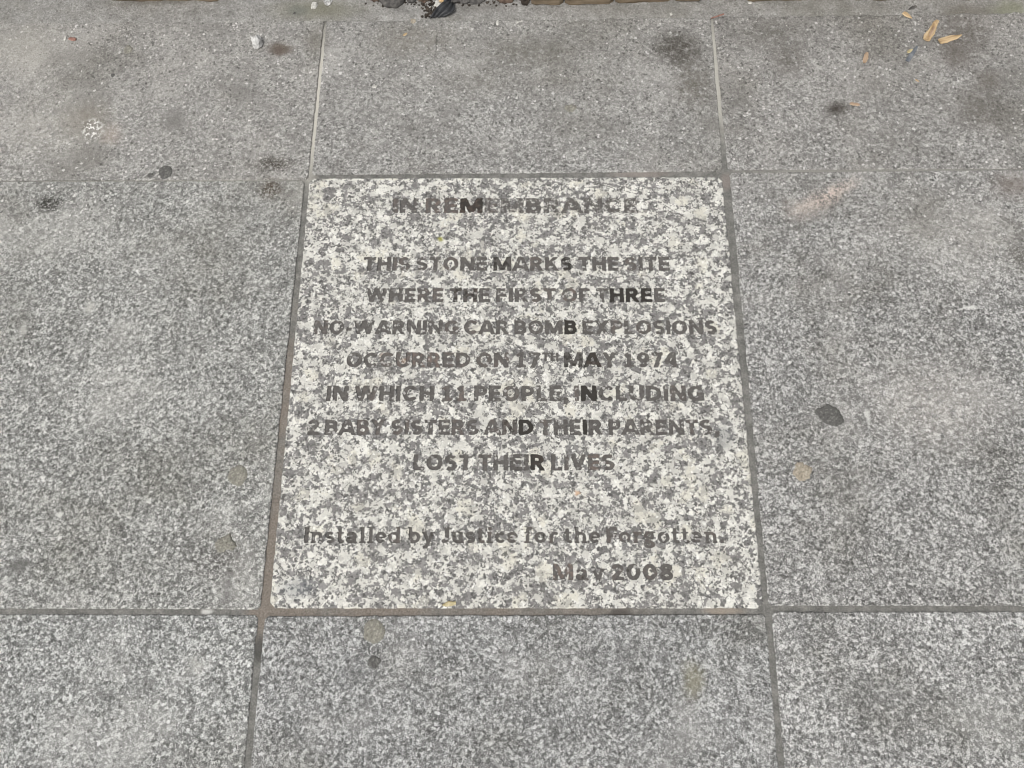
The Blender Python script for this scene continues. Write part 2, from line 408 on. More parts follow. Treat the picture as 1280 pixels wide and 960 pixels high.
# ------------------------------------------------------------------ pavement
def lerp(a, b, t): return a + (b - a) * t
def edge_points(corners, step, jit, seed, radius=0.004):
    """closed outline through corners with broken, slightly uneven arrises and small rounded corners"""
    pts = []
    n = len(corners)
    for i in range(n):
        a, b = Vector(corners[i]).to_2d(), Vector(corners[(i + 1) % n]).to_2d()
        d = (b - a); L = d.length; d /= L; nr = Vector((d.y, -d.x))
        k = max(2, int(L / step))
        for j in range(k + 1):
            s = radius + (L - 2 * radius) * j / k
            p = a + d * s
            q = Vector((p.x * 95, p.y * 95, seed)); q2 = Vector((p.x * 330, p.y * 330, seed + 5))
            e = jit * (mnoise.noise(q) + 0.7 * mnoise.noise(q2)) - jit * 0.4
            pts.append(p + nr * e)
    return pts
def slab_mesh(corners, z, thick, seed, step=0.006, jit=0.0009, bev=0.0010):
    loop = edge_points(corners, step, jit, seed)
    n = len(loop)
    inner = []
    for i in range(n):                        # inset ring that carries the flat top
        t = (loop[(i + 1) % n] - loop[i - 1]).normalized()
        nr = Vector((-t.y, t.x))
        inner.append(loop[i] + nr * bev * (1 + 0.5 * mnoise.noise(Vector((loop[i].x * 160, loop[i].y * 160, seed)))))
    verts = [(p.x, p.y, z) for p in inner] + [(p.x, p.y, z - bev * 0.8) for p in loop] + [(p.x, p.y, z - thick) for p in loop]
    faces = [list(range(n))]
    for i in range(n):
        j = (i + 1) % n
        faces.append((i, i + n, j + n, j)); faces.append((i + n, i + 2 * n, j + 2 * n, j + n))
    return verts, faces

pave_verts = [(-3.7, -3.4, -0.0022), (3.7, -3.4, -0.0022), (3.7, 0.66, -0.0022), (-3.7, 0.66, -0.0022)]
pavement = tag(mesh_obj('pavement', pave_verts, [(0, 1, 2, 3)], M['mortar']), 'grey granite slab pavement with mortar joints', None, None, 'structure')

P = lambda u, v: gp(u, v)
def at_x(p, q, x):                            # extend a photographed line on the ground out to world x
    t = (x - p.x) / (q.x - p.x); return p.lerp(q, t)
def at_y(p, q, y):
    t = (y - p.y) / (q.y - p.y); return p.lerp(q, t)
XL, XR, YB = -0.912, 0.914, -0.912
tl_t = (P(0, 25.5), P(405.2, 24.2)); tl_b = (P(0, 225.6), P(384.6, 224.2))
tm_t = (P(408.5, 24), P(887, 18.6)); tr_t = (P(891, 18.4), P(1280, 12.5))
tr_b = (P(909.6, 212), P(1280, 210.4)); mr_t = (P(912, 215.4), P(1280, 211.9))
ml_t = (P(0, 226.6), P(381, 225.6)); ml_b = (P(0, 761), P(325, 762)); bl_t = (P(0, 767.3), P(322.3, 768.6))
mr_b = (P(961, 757.6), P(1280, 757.8)); br_t = (P(964.5, 764.6), P(1280, 764.4))
bl_r = (P(322.3, 768.6), P(305, 960)); bm_l = (P(331, 770.2), P(312.6, 960))
bm_r = (P(957.3, 767.6), P(973, 960)); br_l = (P(964.5, 764.6), P(981, 960))
near_slabs = [
    [at_x(*tl_b, XL), P(384.6, 224.2), P(405.2, 24.2), at_x(*tl_t, XL)],
    [P(389.2, 218.4), P(904, 213.6), P(888.4, 18.6), P(408, 24)],
    [P(909.6, 212), at_x(*tr_b, XR), at_x(*tr_t, XR), P(891, 18.4)],
    [at_x(*ml_b, XL), P(325, 762), P(381, 225.6), at_x(*ml_t, XL)],
    [P(961, 757.6), at_x(*mr_b, XR), at_x(*mr_t, XR), P(912, 215.4)],
    [Vector((XL, YB, 0)), at_y(*bl_r, YB), P(322.3, 768.6), at_x(*bl_t, XL)],
    [at_y(*bm_l, YB), at_y(*bm_r, YB), P(957.3, 767.6), P(331, 770.2)],
    [at_y(*br_l, YB), Vector((XR, YB, 0)), at_x(*br_t, XR), P(964.5, 764.6)],
]
TONES = [(1.06, 1.045, 1.005), (1.02, 1.01, 0.975), (0.99, 0.975, 0.94), (1.06, 1.06, 1.015), (1.02, 1.01, 0.98),
         (1.09, 1.10, 1.07), (1.02, 1.025, 1.01), (1.09, 1.085, 1.06)]
for i, cs in enumerate(near_slabs):
    vs, fs = slab_mesh(cs, -0.0003 * (i % 3), 0.05, 3.7 * i)
    bx = (min(c.x for c in cs), max(c.x for c in cs), min(c.y for c in cs), max(c.y for c in cs))
    mesh_obj('paving_slab', vs, fs, slab_material(bx, TONES[i], i * 3.3), pavement)
# the pavement goes on outside the photograph
gx = [-3.66, -3.05, -2.44, -1.83, -1.22 + 0.306, 0.916, 1.83, 2.44, 3.05, 3.66]
gx = [-2.744, -2.134, -1.524, -0.914, -0.3045, 0.3045, 0.916, 1.526, 2.136, 2.746]
gy = [-2.744, -2.134, -1.524, -0.914, -0.3045, 0.3045, 0.588]
for i in range(len(gx) - 1):
    for j in range(len(gy) - 1):
        inside = 3 <= i <= 5 and j >= 3
        if inside: continue
        g = 0.003
        cs = [(gx[i] + g, gy[j] + g, 0), (gx[i + 1] - g, gy[j] + g, 0), (gx[i + 1] - g, gy[j + 1] - g, 0), (gx[i] + g, gy[j + 1] - g, 0)]
        vs, fs = slab_mesh(cs, -0.0004 * ((i + j) % 3), 0.05, 1.3 * i + 7.1 * j, step=0.02)
        mesh_obj('paving_slab', vs, fs, M['slab'], pavement)

# ------------------------------------------------------------------ lettering: skeletons drawn on a cap height of 1
W = 0.232
def arc(cx, cy, rx, ry, a0, a1, n=14):
    return [(cx + rx * math.cos(R(a0 + (a1 - a0) * i / n)), cy + ry * math.sin(R(a0 + (a1 - a0) * i / n))) for i in range(n + 1)]
h = W / 2
def bowl(x0, x1, y0, y1):                     # right-hand bowl of B, D, P, R
    r = (y1 - y0) / 2; cy = (y0 + y1) / 2; rx = min(r, (x1 - x0) * 0.75)
    return [(x0, y1), (x1 - rx, y1)] + arc(x1 - rx, cy, rx, r, 90, -90, 12) + [(x1 - rx, y0), (x0, y0)]
def ess(w, t, b, k):
    rt = (t - b) / 4 + 0.002; cx = w / 2; rx = w / 2 - k
    return arc(cx, t - k - (rt - k / 2), rx, rt - k / 2, 48, 270, 14)[:-1] + arc(cx, b + k + (rt - k / 2), rx, rt - k / 2, 90, -132, 14)
G = {   # glyph: (width, strokes, clip-bottom, clip-top, stroke weight)
    'A': (0.86, [[(-0.0, -0.1), (0.43, 1.06)], [(0.86, -0.1), (0.43, 1.06)], [(0.2, 0.29), (0.66, 0.29)]]),
    'B': (0.70, [[(h, 0), (h, 1)], bowl(h, 0.55, 0.54, 1 - h), bowl(h, 0.70 - h, h, 0.54)]),
    'C': (0.78, [arc(0.42, 0.5, 0.31, 0.5 - h, 42, 318, 20)]),
    'D': (0.80, [[(h, 0), (h, 1)], bowl(h, 0.80 - h, h, 1 - h)]),
    'E': (0.62, [[(h, 0), (h, 1)], [(h, h), (0.62, h)], [(h, 0.51), (0.57, 0.51)], [(h, 1 - h), (0.61, 1 - h)]]),
    'F': (0.60, [[(h, 0), (h, 1)], [(h, 0.49), (0.56, 0.49)], [(h, 1 - h), (0.60, 1 - h)]]),
    'G': (0.82, [arc(0.43, 0.5, 0.32, 0.5 - h, 42, 325, 20), [(0.71, 0.02), (0.71, 0.5)], [(0.46, 0.44), (0.8, 0.44)]]),
    'H': (0.78, [[(h, 0), (h, 1)], [(0.78 - h, 0), (0.78 - h, 1)], [(h, 0.51), (0.78 - h, 0.51)]]),
    'I': (W, [[(h, 0), (h, 1)]]),
    'J': (0.48, [[(0.48 - h, 1), (0.48 - h, 0.26)] + arc(0.22, 0.26, 0.48 - h - 0.22, 0.26 - h, 0, -120, 8)]),
    'K': (0.78, [[(h, 0), (h, 1)], [(0.70, 1.1), (0.14, 0.42)], [(0.3, 0.62), (0.74, -0.1)]]),
    'L': (0.58, [[(h, 0), (h, 1)], [(h, h), (0.58, h)]]),
    'M': (1.02, [[(h, 0), (h, 1)], [(1.02 - h, 0), (1.02 - h, 1)], [(0.11, 1.08), (0.51, 0.08)], [(0.91, 1.08), (0.51, 0.08)]]),
    'N': (0.82, [[(h, 0), (h, 1)], [(0.82 - h, 0), (0.82 - h, 1)], [(0.08, 1.05), (0.74, -0.05)]]),
    'O': (0.86, [arc(0.43, 0.5, 0.43 - h, 0.5 - h, 0, 360, 28)]),
    'P': (0.68, [[(h, 0), (h, 1)], bowl(h, 0.68 - h, 0.45, 1 - h)]),
    'R': (0.74, [[(h, 0), (h, 1)], bowl(h, 0.68 - h, 0.48, 1 - h), [(0.34, 0.5), (0.68, -0.08)]]),
    'S': (0.66, [ess(0.66, 1, 0, h)]),
    'T': (0.68, [[(0.34, 0), (0.34, 1)], [(0, 1 - h), (0.68, 1 - h)]]),
    'U': (0.78, [[(h, 1), (h, 0.36)] + arc(0.39, 0.36, 0.39 - h, 0.36 - h, 180, 360, 16) + [(0.78 - h, 1)]]),
    'V': (0.80, [[(0.06, 1.1), (0.40, 0.02)], [(0.74, 1.1), (0.40, 0.02)]]),
    'W': (1.20, [[(0.07, 1.1), (0.335, 0.02)], [(0.60, 1.0), (0.335, 0.02)], [(0.60, 1.0), (0.865, 0.02)], [(1.13, 1.1), (0.865, 0.02)]]),
    'X': (0.80, [[(0.04, 1.1), (0.76, -0.1)], [(0.76, 1.1), (0.04, -0.1)]]),
    'Y': (0.78, [[(0.04, 1.1), (0.39, 0.5)], [(0.74, 1.1), (0.39, 0.5)], [(0.39, 0.55), (0.39, 0)]]),
    '0': (0.72, [arc(0.36, 0.5, 0.36 - h, 0.5 - h, 0, 360, 26)]),
    '1': (0.66, [[(0.34, 0), (0.34, 1)], [(0.08, h * 0.75), (0.60, h * 0.75)], [(0.12, 0.74), (0.34, 0.90)]]),
    '2': (0.64, [arc(0.31, 0.71, 0.20, 0.29 - h, 160, -30, 12) + [(0.44, 0.53), (0.10, h)], [(0.02, h * 0.9), (0.64, h * 0.9)]]),
    '4': (0.72, [[(0.50, 0), (0.50, 1)], [(0.45, 1.0), (0.06, 0.34)], [(0.02, 0.31), (0.72, 0.31)]]),
    '7': (0.62, [[(0, 1 - h), (0.62, 1 - h)], [(0.54, 1.0), (0.20, -0.05)]]),
    '8': (0.68, [arc(0.34, 0.745, 0.20, 0.255 - h * 0.9, 0, 360, 20), arc(0.34, 0.29, 0.34 - h, 0.29 - h * 0.9, 0, 360, 22)]),
    '9': (0.68, [arc(0.34, 0.67, 0.34 - h, 0.33 - h, 0, 360, 22), arc(0.30, 0.52, 0.38 - h, 0.52 - h, 10, -110, 12)]),
    '-': (0.36, [[(0.02, 0.36), (0.34, 0.36)]]),
    ',': (0.24, [[(0.14, 0.24), (0.14, 0.06), (0.06, -0.18)]]),
    '.': (0.24, [[(0.12, 0.0), (0.12, 0.22)]]),
}
X = 0.70; v = 0.185; g_ = v / 2; s_ = 0.10     # bold lower case with stubby slab serifs
def srf(x, y, w=0.27): return [(x - w / 2, y), (x + w / 2, y)]
LOW = {
    'a': (0.66, [arc(0.30, X - 0.21, 0.19, 0.12, 165, 0, 10) + [(0.49, g_)], arc(0.28, 0.21, 0.19, 0.21 - g_, 0, 360, 16), srf(0.56, s_ / 2, 0.2)]),
    'b': (0.72, [[(0.16, 0), (0.16, 1)], arc(0.40, X / 2, 0.22, X / 2 - g_, 0, 360, 20), srf(0.1, 1 - s_ / 2, 0.2)]),
    'c': (0.58, [arc(0.32, X / 2, 0.225, X / 2 - g_, 45, 318, 18)]),
    'd': (0.74, [[(0.56, 0), (0.56, 1)], arc(0.32, X / 2, 0.22, X / 2 - g_, 0, 360, 20), srf(0.50, 1 - s_ / 2, 0.2), srf(0.64, s_ / 2, 0.2)]),
    'e': (0.62, [arc(0.31, X / 2, 0.225, X / 2 - g_, 0, 315, 20), [(0.10, X / 2), (0.54, X / 2)]]),
    'f': (0.50, [[(0.20, 0), (0.20, 0.72)] + arc(0.36, 0.76, 0.16, 0.24 - g_, 180, 60, 8), [(0.02, X - 0.07), (0.44, X - 0.07)], srf(0.20, s_ / 2, 0.36)]),
    'g': (0.68, [arc(0.30, 0.46, 0.19, 0.24 - g_ + 0.02, 0, 360, 18), arc(0.30, -0.08, 0.22, 0.15, 0, 360, 16), [(0.40, X - 0.04), (0.66, X - 0.04)], [(0.2, 0.24), (0.16, 0.10), (0.42, 0.07)]]),
    'h': (0.78, [[(0.19, 0), (0.19, 1)], arc(0.40, 0.42, 0.20, X - 0.42 - g_, 175, 0, 10) + [(0.60, 0)], srf(0.12, 1 - s_ / 2, 0.2), srf(0.19, s_ / 2), srf(0.61, s_ / 2)]),
    'i': (0.38, [[(0.19, 0), (0.19, X)], [(0.19, 0.80), (0.19, 1.0)], srf(0.14, X - s_ / 2, 0.22), srf(0.19, s_ / 2, 0.36)]),
    'l': (0.38, [[(0.19, 0), (0.19, 1)], srf(0.13, 1 - s_ / 2, 0.22), srf(0.19, s_ / 2, 0.36)]),
    'n': (0.78, [[(0.19, 0), (0.19, X)], arc(0.40, 0.42, 0.20, X - 0.42 - g_, 175, 0, 10) + [(0.60, 0)], srf(0.12, X - s_ / 2, 0.2), srf(0.19, s_ / 2), srf(0.61, s_ / 2)]),
    'o': (0.66, [arc(0.33, X / 2, 0.235, X / 2 - g_, 0, 360, 24)]),
    'r': (0.54, [[(0.19, 0), (0.19, X)], arc(0.40, 0.40, 0.18, X - 0.40 - g_, 170, 55, 8), srf(0.12, X - s_ / 2, 0.2), srf(0.19, s_ / 2)]),
    's': (0.52, [ess(0.52, X, 0, g_ * 0.92)]),
    't': (0.46, [[(0.20, 0.9), (0.20, 0.22)] + arc(0.34, 0.20, 0.14, 0.20 - g_, 180, 300, 8), [(0.02, X - 0.07), (0.43, X - 0.07)]]),
    'u': (0.76, [[(0.19, X), (0.19, 0.28)] + arc(0.38, 0.28, 0.19, 0.28 - g_, 180, 340, 10), [(0.58, 0), (0.58, X)], srf(0.12, X - s_ / 2, 0.2), srf(0.51, X - s_ / 2, 0.2), srf(0.65, s_ / 2, 0.2)]),
    'y': (0.70, [[(0.12, X), (0.36, 0.06)], [(0.60, X), (0.33, -0.10), (0.25, -0.23), (0.07, -0.25)], srf(0.12, X - s_ / 2, 0.26), srf(0.60, X - s_ / 2, 0.24)]),
}
def glyph(ch):
    if ch in LOW:
        wd, st = LOW[ch]; return wd, st, (-0.36 if ch in 'gy' else 0.0), 1.0, v
    wd, st = G[ch]; return wd, st, (-0.3 if ch == ',' else 0.0), 1.0, W

def field(ch, xs, ys):
    """signed distance (negative inside the stroke) on a grid, in cap heights"""
    wd, strokes, lo, hi, wt = glyph(ch)
    Xg, Yg = np.meshgrid(xs, ys)
    d = np.full(Xg.shape, 9.0)
    for s in strokes:
        for i in range(len(s) - 1):
            (x0, y0), (x1, y1) = s[i], s[i + 1]
            L = math.hypot(x1 - x0, y1 - y0)
            if L < 1e-6: continue
            ux, uy = (x1 - x0) / L, (y1 - y0) / L
            a = (Xg - x0) * ux + (Yg - y0) * uy; p = np.abs(-(Xg - x0) * uy + (Yg - y0) * ux)
            wt2 = wt / 2 if not (len(s) == 2 and ch in LOW and abs(y0 - y1) < 1e-6) else s_ / 2
            qa = np.abs(a - L / 2) - L / 2; qp = p - wt2
            d = np.minimum(d, np.maximum(qa, qp))
            if i > 0: d = np.minimum(d, np.hypot(Xg - x0, Yg - y0) - wt2)
        if len(s) > 3 and math.hypot(s[0][0] - s[-1][0], s[0][1] - s[-1][1]) < 1e-6:
            d = np.minimum(d, np.hypot(Xg - s[0][0], Yg - s[0][1]) - wt / 2)
    return np.maximum(d, np.maximum(Yg - hi, lo - Yg))

def contours(F, xs, ys):
    """marching squares: closed loops round F < 0"""
    ny, nx = F.shape; segs = {}
    def pt(e):
        (i0, j0), (i1, j1) = e
        a, b_ = F[j0, i0], F[j1, i1]; t = a / (a - b_); t = min(0.96, max(0.04, t))
        return (xs[i0] + (xs[i1] - xs[i0]) * t, ys[j0] + (ys[j1] - ys[j0]) * t)
    for j in range(ny - 1):
        for i in range(nx - 1):
            c = [(i, j), (i + 1, j), (i + 1, j + 1), (i, j + 1)]
            ins = [F[q[1], q[0]] < 0 for q in c]
            if all(ins) or not any(ins): continue
            cross = []
            for k in range(4):
                if ins[k] != ins[(k + 1) % 4]:
                    e = tuple(sorted((c[k], c[(k + 1) % 4]))); cross.append((e, ins[k]))
            outs = [e for e, s in cross if s]; inns = [e for e, s in cross if not s]
            if len(cross) == 2: segs[inns[0]] = outs[0]
            else:                             # saddle: keep the corners apart
                for k in range(4):
                    if ins[k]:
                        segs[tuple(sorted((c[k - 1], c[k])))] = tuple(sorted((c[k], c[(k + 1) % 4])))
    loops = []
    while segs:
        st, cur = next(iter(segs.items())); del segs[st]; lp = [st]
        while cur != st and cur in segs:
            lp.append(cur); cur = segs.pop(cur)
        if cur == st and len(lp) > 5: loops.append([pt(e) for e in lp])
    return loops

sc_ = [P(387, 222.7), P(903, 220.8), P(954.7, 760.7), P(336.5, 760.7)]
LINES = [   # text, x start, x end, cap top, baseline (photograph), tracking
    ('IN REMEMBRANCE', 490.5, 798, 247.5, 266.4),
    ('THIS STONE MARKS THE SITE', 454, 837.5, 321, 338.5),
    ('WHERE THE FIRST OF THREE', 457, 832, 360, 377.6),
    ('NO-WARNING CAR BOMB EXPLOSIONS', 391.6, 896.5, 400.2, 418),
    ('OCCURRED ON 17th MAY 1974', 432.5, 848, 440.3, 459.3),
    ('IN WHICH 11 PEOPLE, INCLUDING', 407.5, 880.5, 482, 501.4),
    ('2 BABY SISTERS AND THEIR PARENTS,', 384, 899, 524.4, 543.6),
    ('LOST THEIR LIVES', 516.5, 768.5, 567.8, 588),
    ('Installed by Justice for the Forgotten.', 380, 905.5, 658.4, 678.8),
    ('May 2008', 691.5, 842, 704.8, 725.2),
]
# letters that still hold black paint, or rust-red dirt: (line, index) -> (paint, rust)
PAINT = {(0, 5): (0.82, 0.3), (0, 3): (0.34, 0.6), (0, 4): (0.40, 0.5),
         (1, 11): (0.55, 0), (1, 15): (0.55, 0), (1, 9): (0.3, 0), (1, 12): (0.3, 0), (1, 0): (0.25, 0),
         (2, 6): (0.5, 0.2), (2, 7): (0.5, 0.2), (2, 8): (0.35, 0), (2, 20): (1.0, 0), (2, 21): (1.0, 0), (2, 22): (1.0, 0), (2, 16): (0.1, 0.6), (2, 2): (0.3, 0),
         (3, 18): (0.85, 0), (3, 20): (0.42, 0), (3, 13): (0.3, 0), (3, 29): (0.3, 0),
         (4, 17): (0.5, 0), (4, 18): (0.8, 0.2), (4, 4): (0.1, 0.6), (4, 5): (0.05, 0.7), (4, 3): (0.1, 0.5), (4, 10): (0.3, 0.3),
         (5, 21): (1.0, 0), (5, 22): (0.42, 0), (5, 10): (0.1, 0.5), (5, 15): (0.3, 0), (5, 26): (0.32, 0),
         (6, 16): (0.5, 0.2), (6, 17): (1.0, 0), (6, 22): (0.85, 0), (6, 23): (0.42, 0), (6, 12): (0.35, 0.3), (6, 20): (0.4, 0),
         (7, 9): (0.82, 0.2), (7, 7): (0.42, 0), (7, 8): (0.36, 0), (7, 14): (0.36, 0.6), (7, 11): (0.32, 0),
         (8, 0): (0.32, 0), (8, 6): (0.36, 0), (8, 33): (0.2, 0), (9, 0): (0.3, 0.8)}

def build_stone():
    outer = edge_points([sc_[3], sc_[2], sc_[1], sc_[0]], 0.005, 0.0008, 77.0, 0.007)
    n0 = len(outer); inset = []
    for i in range(n0):
        t = (outer[(i + 1) % n0] - outer[i - 1]).normalized()
        inset.append(outer[i] + Vector((-t.y, t.x)) * 0.0014)
    verts = [Vector((p.x, p.y)) for p in inset]
    edges = [(i, (i + 1) % n0) for i in range(n0)]
    letters = []
    for li, (txt, x0, x1, yt, yb) in enumerate(LINES):
        pen, gap, space = 0.0, 0.11, 0.34
        if li >= 8: gap, space = 0.085, 0.34
        if li == 9: gap = 0.13
        items = []
        for ci, ch in enumerate(txt):
            if ch == ' ': pen += space - gap; continue
            up = (li == 4 and ch in 'th')     # raised small capitals of the date
            c2 = ch.upper() if up else ch
            s = 0.56 if up else 1.0
            wd = glyph(c2)[0] * s
            items.append((ci, c2, pen, s, 0.42 if up else 0.0)); pen += wd + gap * (0.7 if up else 1)
        total = pen - gap
        A, B = P(x0, yb), P(x1, yb); T = P((x0 + x1) / 2, yt); Mb = P((x0 + x1) / 2, yb)
        sx = (B - A).length / total; sy = (T - Mb).length
        ex = (B - A).normalized().to_2d(); ey = Vector((-ex.y, ex.x))
        for ci, ch, px, s, rise in items:
            wd, _, lo, hi, _ = glyph(ch)
            stp = 0.06 if s < 1 else (0.036 if ch in LOW else 0.042); k_ = 0.5 if ch in LOW else 0.75
            xs = np.arange(-0.14, wd + 0.15, stp); ys = np.arange(lo - 0.13, hi + 0.14, stp)
            F = field(ch, xs, ys)
            ox, oy = A.x + ex.x * px * sx, A.y
            for j in range(F.shape[0]):       # grain-sized breaks along the cut edges
                for i in range(F.shape[1]):
                    q = Vector(((px + xs[i] * s) * 5.2 + li * 31, ys[j] * 5.2, li * 3.1))
                    F[j, i] += k_ * (0.040 * mnoise.noise(q) + 0.028 * mnoise.noise(q * 2.3)) - 0.010 * k_
            F[0, :] = F[-1, :] = 1.0; F[:, 0] = F[:, -1] = 1.0
            loops = []
            for lp in contours(F, xs, ys):
                w2 = []
                for (x, y) in lp:
                    p = A.to_2d() + ex * ((px + x * s) * sx) + ey * ((rise + y * s) * sy)
                    w2.append(p)
                base = len(verts); verts.extend(w2); k = len(w2)
                edges.extend((base + a, base + (a + 1) % k) for a in range(k))
                loops.append([(p.x, p.y) for p in w2])
            letters.append((li, ci, ch, loops))
    vo, eo, fo, _, _, _ = delaunay_2d_cdt(verts, edges, [], 0, 1e-7)
    V = np.array([(p.x, p.y) for p in vo]); T = np.array([f for f in fo]); C = V[T].mean(1)
    owner = np.full(len(T), -1)
    def inside(loops, pts):
        r = np.zeros(len(pts), bool)
        for lp in loops:
            a = np.array(lp); b_ = np.roll(a, -1, 0)
            for (ax, ay), (bx, by) in zip(a, b_):
                if ay == by: continue
                cnd = (ay > pts[:, 1]) != (by > pts[:, 1])
                xi = ax + (pts[:, 1] - ay) / (by - ay) * (bx - ax)
                r ^= cnd & (pts[:, 0] < xi)
        return r
    for k, (li, ci, ch, loops) in enumerate(letters):
        if not loops: continue
        a = np.concatenate([np.array(l) for l in loops]); mn, mx = a.min(0), a.max(0)
        idx = np.where((C[:, 0] > mn[0]) & (C[:, 0] < mx[0]) & (C[:, 1] > mn[1]) & (C[:, 1] < mx[1]))[0]
        if len(idx): owner[idx[inside(loops, C[idx])]] = k
    ok = inside([[(p.x, p.y) for p in inset]], C)
    # memorial stone: face, walls of the cuts, broken arris, sides
    Z, DEP = 0.0004, 0.0014
    sv = [(x, y, Z) for x, y in V]; sf = [tuple(int(q) for q in t) for t in T[(owner < 0) & ok]]
    emap = {}
    for k, t in enumerate(T):
        for q in range(3): emap.setdefault((int(t[q]), int(t[(q + 1) % 3])), k)
    low = {}
    def dn(i):
        if i not in low: low[i] = len(sv); sv.append((V[i][0], V[i][1], Z - DEP - 0.0005))
        return low[i]
    for (a, b_), k in list(emap.items()):
        o2 = emap.get((b_, a))
        if owner[k] >= 0 and o2 is not None and owner[o2] < 0:
            sf.append((b_, a, dn(a), dn(b_)))
    bi = {}
    for i in range(n0): bi[i] = int(np.argmin(((V - np.array(inset[i])) ** 2).sum(1)))
    b1 = len(sv); sv += [(p.x, p.y, Z - 0.0012) for p in outer]; b2 = len(sv); sv += [(p.x, p.y, -0.05) for p in outer]
    for i in range(n0):
        j = (i + 1) % n0
        sf.append((bi[i], b1 + i, b1 + j, bi[j])); sf.append((b1 + i, b2 + i, b2 + j, b1 + j))
    st = bpy.data.objects.new('memorial_stone', None); st.empty_display_size = 0.05; link(st)
    mesh_obj('stone_slab', sv, sf, M['stone'], st)
    lines = []
    for (txt, *_r) in LINES:
        ln = bpy.data.objects.new('text_line', None); ln.empty_display_size = 0.02; link(ln, st)
        ln['label'] = 'engraved line reading ' + txt; lines.append(ln)
    lines[0]['label'] = 'faded engraved top line reading IN REMEMBRANCE'
    tag(st, 'pale speckled granite memorial stone with ten lines of engraved lettering', 'memorial stone')
    for k, (li, ci, ch, loops) in enumerate(letters):
        t = T[owner == k]
        if not len(t): continue
        ids, inv = np.unique(t.ravel(), return_inverse=True)
        lv = [(V[i][0], V[i][1], Z - DEP) for i in ids]
        nm = 'digit' if ch.isdigit() else {'-': 'hyphen', ',': 'comma', '.': 'full_stop'}.get(ch, 'letter')
        o = mesh_obj(nm, lv, [tuple(int(z) for z in r) for r in inv.reshape(-1, 3)], M['letter'], lines[li])
        pa, ru = PAINT.get((li, ci), (random.uniform(0.05, 0.27), random.choice([0, 0, 0, 0.25])))
        if li >= 8: pa = max(pa, random.uniform(0.30, 0.42))
        o.color = (pa, ru, (0.12 if ci in (3, 4) else random.uniform(0.26, 0.48)) if li == 0 and pa < 0.5 else (0.0 if pa > 0.6 or li >= 8 else random.choice([0.0, 0.04, 0.08, 0.14, 0.2])), 1)
        if pa >= 0.8: o['label'] = 'engraved letter %s still black with paint' % ch
    return st
build_stone()

# ------------------------------------------------------------------ cement strip, soil and timber edging
def strip(name, front, back, z0, mat, amp, nx, ny, seed, zfront=None, kind='structure', label=None):
    """uneven sheet between a front and a back line (functions of x)"""
    xs = front['x']; vs = []; fs = []
    for j in range(ny + 1):
        for i, x in enumerate(xs):
            t = j / ny; y = lerp(front['f'](x), back(x), t)
            z = (z0 if j != 1 else min(z0, 0.0012)) + (amp if j > 1 else amp * 0.3) * mnoise.fractal(Vector((x * 22, y * 22, seed)), 0.7, 2.0, 4)
            if j == 0 and zfront is not None: z = zfront
            vs.append((x, y, z))
    n = len(xs)
    for j in range(ny):
        for i in range(n - 1): fs.append((j * n + i, j * n + i + 1, (j + 1) * n + i + 1, (j + 1) * n + i))
    o = mesh_obj(name, vs, fs, mat, smooth=True); tag(o, label, kind=kind); return o
def front_line(x):
    a = P(0, 25.5); m = P(640, 21.5); c = P(1280, 12.5)
    yv = lerp(a.y, m.y, (x - a.x) / (m.x - a.x)) if x < m.x else lerp(m.y, c.y, (x - m.x) / (c.x - m.x))
    return yv
xs_f = list(np.concatenate([np.arange(-2.74, -0.95, 0.03), np.arange(-0.95, 0.95, 0.006), np.arange(0.95, 2.75, 0.03)]))
strip('cement_strip', dict(x=xs_f, f=lambda x: front_line(x) - 0.0065 + 0.0035 * mnoise.noise(Vector((x * 38, 0, 3))) + 0.002 * mnoise.noise(Vector((x * 160, 0, 3)))),
      lambda x: 0.70, 0.0016, M['cement'], 0.0022, 0, 22, 4.0, zfront=0.0003, label='rough cement strip between slabs and timber edging')

def timber(u0, v0, u1, v1, hgt, dep, seed, chips=0.0):
    """one weathered timber block of the edging: split grain, worn lower arris"""
    a, b_ = P(u0, v0), P(u1, v1)
    L = (b_ - a).length; ang = math.atan2(b_.y - a.y, b_.x - a.x)
    nx, prof = max(8, int(L / 0.006)), []
    pr = [(0.004, -0.004), (0.0012, 0.0), (0.0, 0.004), (0.0008, hgt * 0.28), (0.0024, hgt * 0.31), (0.0006, hgt * 0.34),
          (0.0, hgt * 0.66), (0.0022, hgt * 0.70), (0.0008, hgt * 0.73), (0.001, hgt - 0.005), (0.006, hgt), (dep - 0.006, hgt + 0.001), (dep, hgt - 0.006), (dep, -0.004)]
    vs, fs = [], []; m = len(pr)
    for i in range(nx + 1):
        x = L * i / nx
        for (y, z) in pr:
            e = 0.0022 * mnoise.noise(Vector((x * 34, z * 90 + seed, seed))) + 0.0012 * mnoise.noise(Vector((x * 150, z * 300, seed)))
            endr = 0.004 * max(0, 1 - min(x, L - x) / 0.006) ** 2
            vs.append((x, y + (e if y < dep / 2 else -e) + (endr if y < dep / 2 else -endr), z + 0.4 * e - (endr if z > hgt / 2 else 0)))
    for i in range(nx):
        for k in range(m):
            fs.append((i * m + k, (i + 1) * m + k, (i + 1) * m + (k + 1) % m, i * m + (k + 1) % m))
    fs.append(tuple(range(m))[::-1]); fs.append(tuple(nx * m + k for k in range(m)))
    o = mesh_obj('timber_block', vs, fs, M['timber'])
    o.location = (a.x, a.y, 0.0); o.rotation_euler = (0, 0, ang)
    return o
